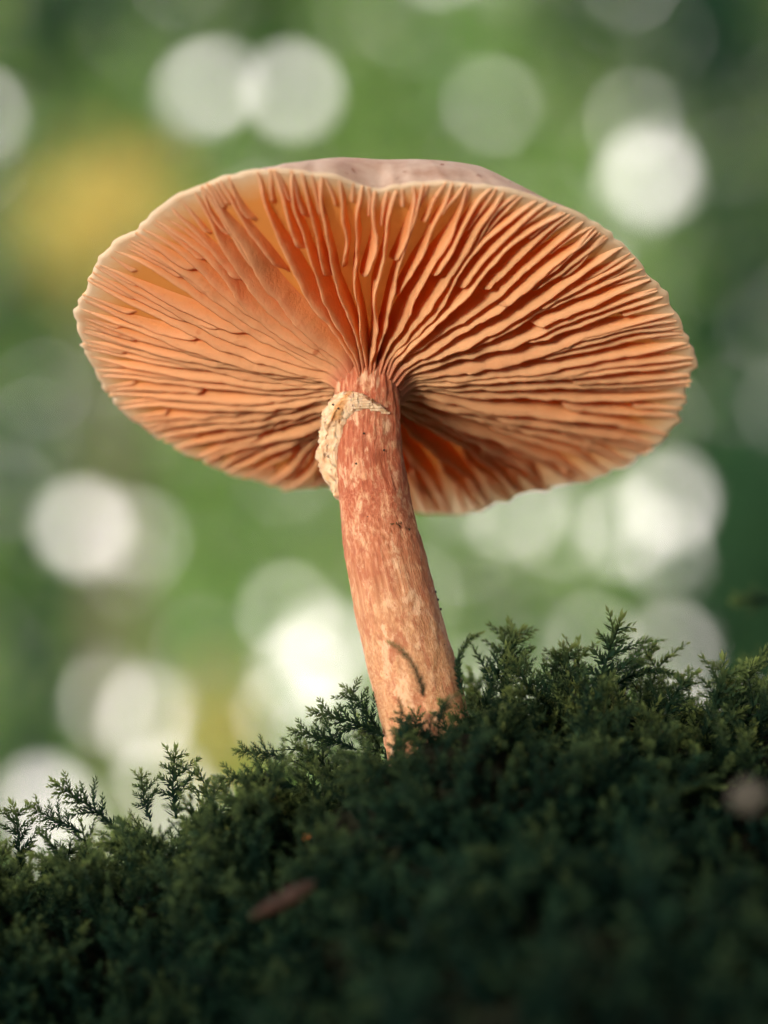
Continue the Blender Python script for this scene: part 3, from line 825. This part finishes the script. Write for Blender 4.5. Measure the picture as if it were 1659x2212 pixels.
scatter(1280, -0.070, 0.070, BASE.y - 0.055, BASE.y + 0.022, FINE, .6, 1.0, fine_moss, lambda x, y: not near_stem(x, y))
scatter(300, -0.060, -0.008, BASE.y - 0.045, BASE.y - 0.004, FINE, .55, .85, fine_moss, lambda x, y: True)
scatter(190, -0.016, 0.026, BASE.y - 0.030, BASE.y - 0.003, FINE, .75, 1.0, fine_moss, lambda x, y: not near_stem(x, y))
scatter(1600, -0.22, 0.20, BASE.y - 0.36, BASE.y + 0.09, COARSE, .75, 1.25, coarse_moss, lambda x, y: not (abs(x) < 0.070 and BASE.y - 0.055 < y < BASE.y + 0.022))
scatter(520, -0.052, 0.06, BASE.y - 0.19, BASE.y - 0.05, COARSE, .8, 1.3, coarse_moss, lambda x, y: True)
lay_moss(fine_moss, 'moss', 'dense feathery green moss covering the bank around the stem')
lay_moss(coarse_moss, 'moss_carpet', 'dark blurred moss carpet on the shaded slope below the mushroom')

# shoots that stand out against the light, one by one: base px, depth, lean in the picture (deg, + = right), towards the lens, scale, template, yaw
def sprig(px, py, w, lean, fwd, scale, tm, yaw, label):
    loc = P(px, py, w)
    z = RIGHT * math.sin(R(lean)) + UP * math.cos(R(lean)) - FWD * fwd
    V = place(tm, (0, 0, 0), z, yaw, scale * 0.88)
    V = V + np.array(loc)
    o = mesh_np('moss_shoot', V, tm[1], M_MOSS, smooth=False, attrs={'tip': tm[2], 'rnd': np.full(len(V), mr.uniform(0.6, .92))})  # high tone range paints the crest light into these shoots
    return tag(o, label, 'moss', 'moss shoots standing above the bank')
TALL = moss_sprig(201, L=12, branches=9, bend=.35, blen=1.15, planar=.8, ls=1.4)
TALL2 = moss_sprig(206, L=13, branches=8, bend=.6, blen=1.2, planar=.7, ls=1.4)
ARCH = moss_sprig(202, L=13, branches=10, bend=1.5, blen=.6, planar=.9)
FROND = moss_sprig(203, L=14, branches=12, bend=.55, blen=.95, planar=.92, ls=1.25)
THIN = moss_sprig(204, L=11, branches=0, bend=.9)
FLAT = math.pi / 2
S = [
    (380, 1768, .441, -4, 0.0, .75, TALL, FLAT, 'tall upright moss shoot with short side branches on the low crest'),
    (325, 1775, .440, -14, .1, .55, TALL, FLAT, 'small upright moss shoot beside the tallest one'),
    (45, 1880, .440, -8, 0, .7, TALL2, FLAT, 'short moss shoot at the low end of the crest'),
    (250, 1790, .438, -45, .1, .75, FROND, 2.15, 'pale moss frond arching over the low crest'),
    (175, 1800, .442, -60, 0, .6, FROND, FLAT, 'stubby moss frond lying along the low crest'),
    (470, 1770, .444, 60, 0, .6, ARCH, 0, 'thin moss frond bowing over beside the tallest shoot'),
    (640, 1700, .432, -75, .1, .75, FROND, 2.15, 'dark moss branch jutting from the slope below the stem'),
    (620, 1640, .436, -72, .1, .5, FROND, 2.15, 'dark moss branch above the jutting one'),
    (830, 1590, .440, -62, 0, .75, FROND, 2.15, 'pale moss frond reaching out from the stem foot'),
    (820, 1580, .441, -38, 0, .6, TALL2, FLAT, 'upright moss shoot against the stem foot'),
    (770, 1620, .438, -65, 0.1, .65, FROND, 2.15, 'lower moss frond beside the stem foot'),
    (1040, 1540, .446, 20, 0, .9, FROND, 1.0, 'curling moss frond on the far side of the stem'),
    (1000, 1500, .434, -20, .05, .7, ARCH, 0, 'blurred moss shoot leaning on the stem'),
    (1090, 1520, .448, 5, 0, .85, TALL2, FLAT, 'dark branching moss shoot beyond the stem'),
    (1140, 1560, .445, 25, 0, .85, FROND, 1.0, 'leaning moss frond between the stem and the tall shoot'),
    (1230, 1540, .444, -5, 0, .7, TALL2, FLAT, 'short forked moss shoot right of the stem'),
    (1290, 1530, .438, 12, .05, 1.0, TALL, FLAT, 'tall plume-like moss shoot on the high crest'),
    (1330, 1480, .442, 55, 0, .8, ARCH, 0, 'thin moss frond bowing away from the plume-like shoot'),
    (1200, 1600, .436, -20, .1, .9, FROND, 2.15, 'broad moss frond below the forked shoot'),
    (1400, 1600, .438, 30, 0, .8, FROND, 1.0, 'moss frond spreading on the high crest'),
    (1520, 1600, .436, 15, .1, .85, TALL2, FLAT, 'dark moss shoot near the high end of the crest'),
    (1590, 1580, .440, 10, 0, .7, FROND, 1.0, 'spiky moss frond near the high end of the crest'),
    (1640, 1600, .436, 5, 0, .7, TALL, 0, 'moss shoot at the high end of the crest'),
    (915, 1505, .424, -10, .05, .75, THIN, math.pi, 'bare moss stalk curving across the stem'),
    (945, 1560, .420, 20, .1, .5, THIN, 0, 'short moss stalk hooked over the stem foot'),
    (1690, 1300, .50, -80, 0, .55, FROND, 2.15, 'stray blurred moss tip poking in above the crest'),
    (1700, 1425, .49, -85, 0, .5, FROND, 2.15, 'stray pale moss tip poking in level with the crest'),
]
for q in S: sprig(*q)


# ------------------------------------------------------------------ scraps caught in the moss and on the stem
def flat_mat(name, a, b, tr=0.25):
    n = NT(name); f = n.noise(n.pos(), 900, 4, 0.6)
    c = n.mix(n.ramp1(f, 0.35, 0.65), a, b)
    return n.thin(c, c, tr, 0.6, 0.2)
M_ORANGE = flat_mat('orange_scrap', (0.50, 0.12, 0.02), (0.36, 0.17, 0.05))
M_BROWN = flat_mat('brown_leaf', (0.018, 0.008, 0.005), (0.036, 0.016, 0.009))
M_PALE = flat_mat('pale_petal', (0.035, 0.035, 0.028), (0.07, 0.066, 0.055))
def scrap(name, px, py, w, length, width, lean, turn, mat, label, cat, seed, group=None):
    """a curled, veined leaf fragment: lengths in mm"""
    rng = np.random.RandomState(seed); nu, nv = 9, 15; top, bot = [], []
    for j in range(nv):
        t = j / (nv - 1); hw = width * 0.5 * (math.sin(math.pi * min(1, t * .92 + .06)) ** 0.7) * (1 + .12 * rng.normal())
        for i in range(nu):
            u = i / (nu - 1) * 2 - 1
            p = np.array([u * hw, 0.10 * length * math.sin(t * 2.6 + .3) + 0.22 * width * u * u + .04 * width * rng.normal(), (t - .5) * length])
            top.append(p); bot.append(p + np.array([0, 0.05, 0]))
    V = np.array(top + bot) * MM; n0 = nu * nv
    F = [tuple(f) for f in grid_faces(nu, nv)] + [tuple(i + n0 for i in f[::-1]) for f in grid_faces(nu, nv)]
    edge = list(range(nu)) + [k * nu + nu - 1 for k in range(1, nv)] + list(range(n0 - 2, n0 - nu - 1, -1)) + [k * nu for k in range(nv - 2, 0, -1)]
    F += [(a, a + n0, b + n0, b) for a, b in zip(edge, edge[1:] + edge[:1])]
    Mx = np.array((Matrix.Rotation(R(lean), 3, 'Y') @ Matrix.Rotation(R(turn), 3, 'X')))
    o = mesh_np(name, V @ Mx.T + np.array(P(px, py, w)), np.array(F), mat)
    return tag(o, label, cat, group)
scrap('orange_fragment', 452, 1797, .436, 1.3, .8, 20, 0, M_ORANGE, 'tiny bright orange scrap below the tallest moss shoot', 'plant scrap', 1)
scrap('orange_fragment', 446, 1818, .435, 1.6, .7, -15, 10, M_ORANGE, 'small orange scrap just under the brightest one', 'plant scrap', 2)
scrap('orange_fragment', 662, 1808, .424, 1.5, .7, 70, 10, M_ORANGE, 'dull orange scrap deep in the mossy slope', 'plant scrap', 3)
scrap('leaf_fragment', 572, 1702, .434, 4.2, 1.9, 130, 20, M_BROWN, 'small dark brown leaf scrap caught on the moss slope', 'leaf', 4)
scrap('leaf_fragment', 610, 1945, .388, 7.0, 1.5, 62, 15, M_BROWN, 'curled reddish brown leaf blurred in the dark moss', 'leaf', 5)
scrap('pale_fragment', 1615, 1722, .362, 3.6, 3.0, 80, 20, M_PALE, 'pale blurred petal scrap on the high end of the slope', 'petal', 6)
# a moss crumb and specks stuck to the stem
crumb = moss_sprig(301, L=2.6, branches=3, bend=.6, blen=1.3)
c_, u_, v_, t_, r_ = stem_frame(1168)
V_ = place(crumb, (0, 0, 0), Vector(-u_ * .9 + np.array(UP) * .25), 0.5, 1.0) + c_ + u_ * r_ * .78 + v_ * r_ * .68
tag(mesh_np('moss_crumb', V_, crumb[1], M_MOSS, smooth=False, attrs={'tip': crumb[2], 'rnd': np.full(len(V_), .5)}), 'green moss crumb stuck to the middle of the stem', 'moss')
M_SOIL = flat_mat('soil_grain', (0.02, 0.014, 0.009), (0.05, 0.032, 0.02), 0.0)
def grain(center, size, seed, label):
    bm = bmesh.new(); bmesh.ops.create_icosphere(bm, subdivisions=2, radius=size)
    for v in bm.verts: v.co *= 1 + 0.45 * mnoise.noise(v.co / size * 1.3 + Vector((seed, 0, 0)))
    me = bpy.data.meshes.new('soil_grain'); bm.to_mesh(me); bm.free(); me.materials.append(M_SOIL)
    o = bpy.data.objects.new('soil_grain', me); COL.objects.link(o); o.location = center
    return tag(o, label, 'soil grain', 'dark grains sticking to the stem and gills')
for k, (py, ang_) in enumerate([(1298, 4), (1318, 3), (1336, 2)]):
    c_, u_, v_, t_, r_ = stem_frame(py); d_ = u_ * math.cos(R(ang_)) + v_ * math.sin(R(ang_))
    grain(Vector(c_ + d_ * (r_ + .00002)), .00015, k, 'dark soil grain on the shaded edge of the stem')
for k, (py, ang_) in enumerate([(895, 140), (905, 130), (990, 62), (1010, 110), (955, 96)]):
    c_, u_, v_, t_, r_ = stem_frame(py); d_ = u_ * math.cos(R(ang_)) + v_ * math.sin(R(ang_))
    so = .0012 if k < 2 else .00006
    grain(Vector(c_ + d_ * (r_ + so)), .00012, 10 + k, 'tiny dark speck on the reddish stem below the gills')
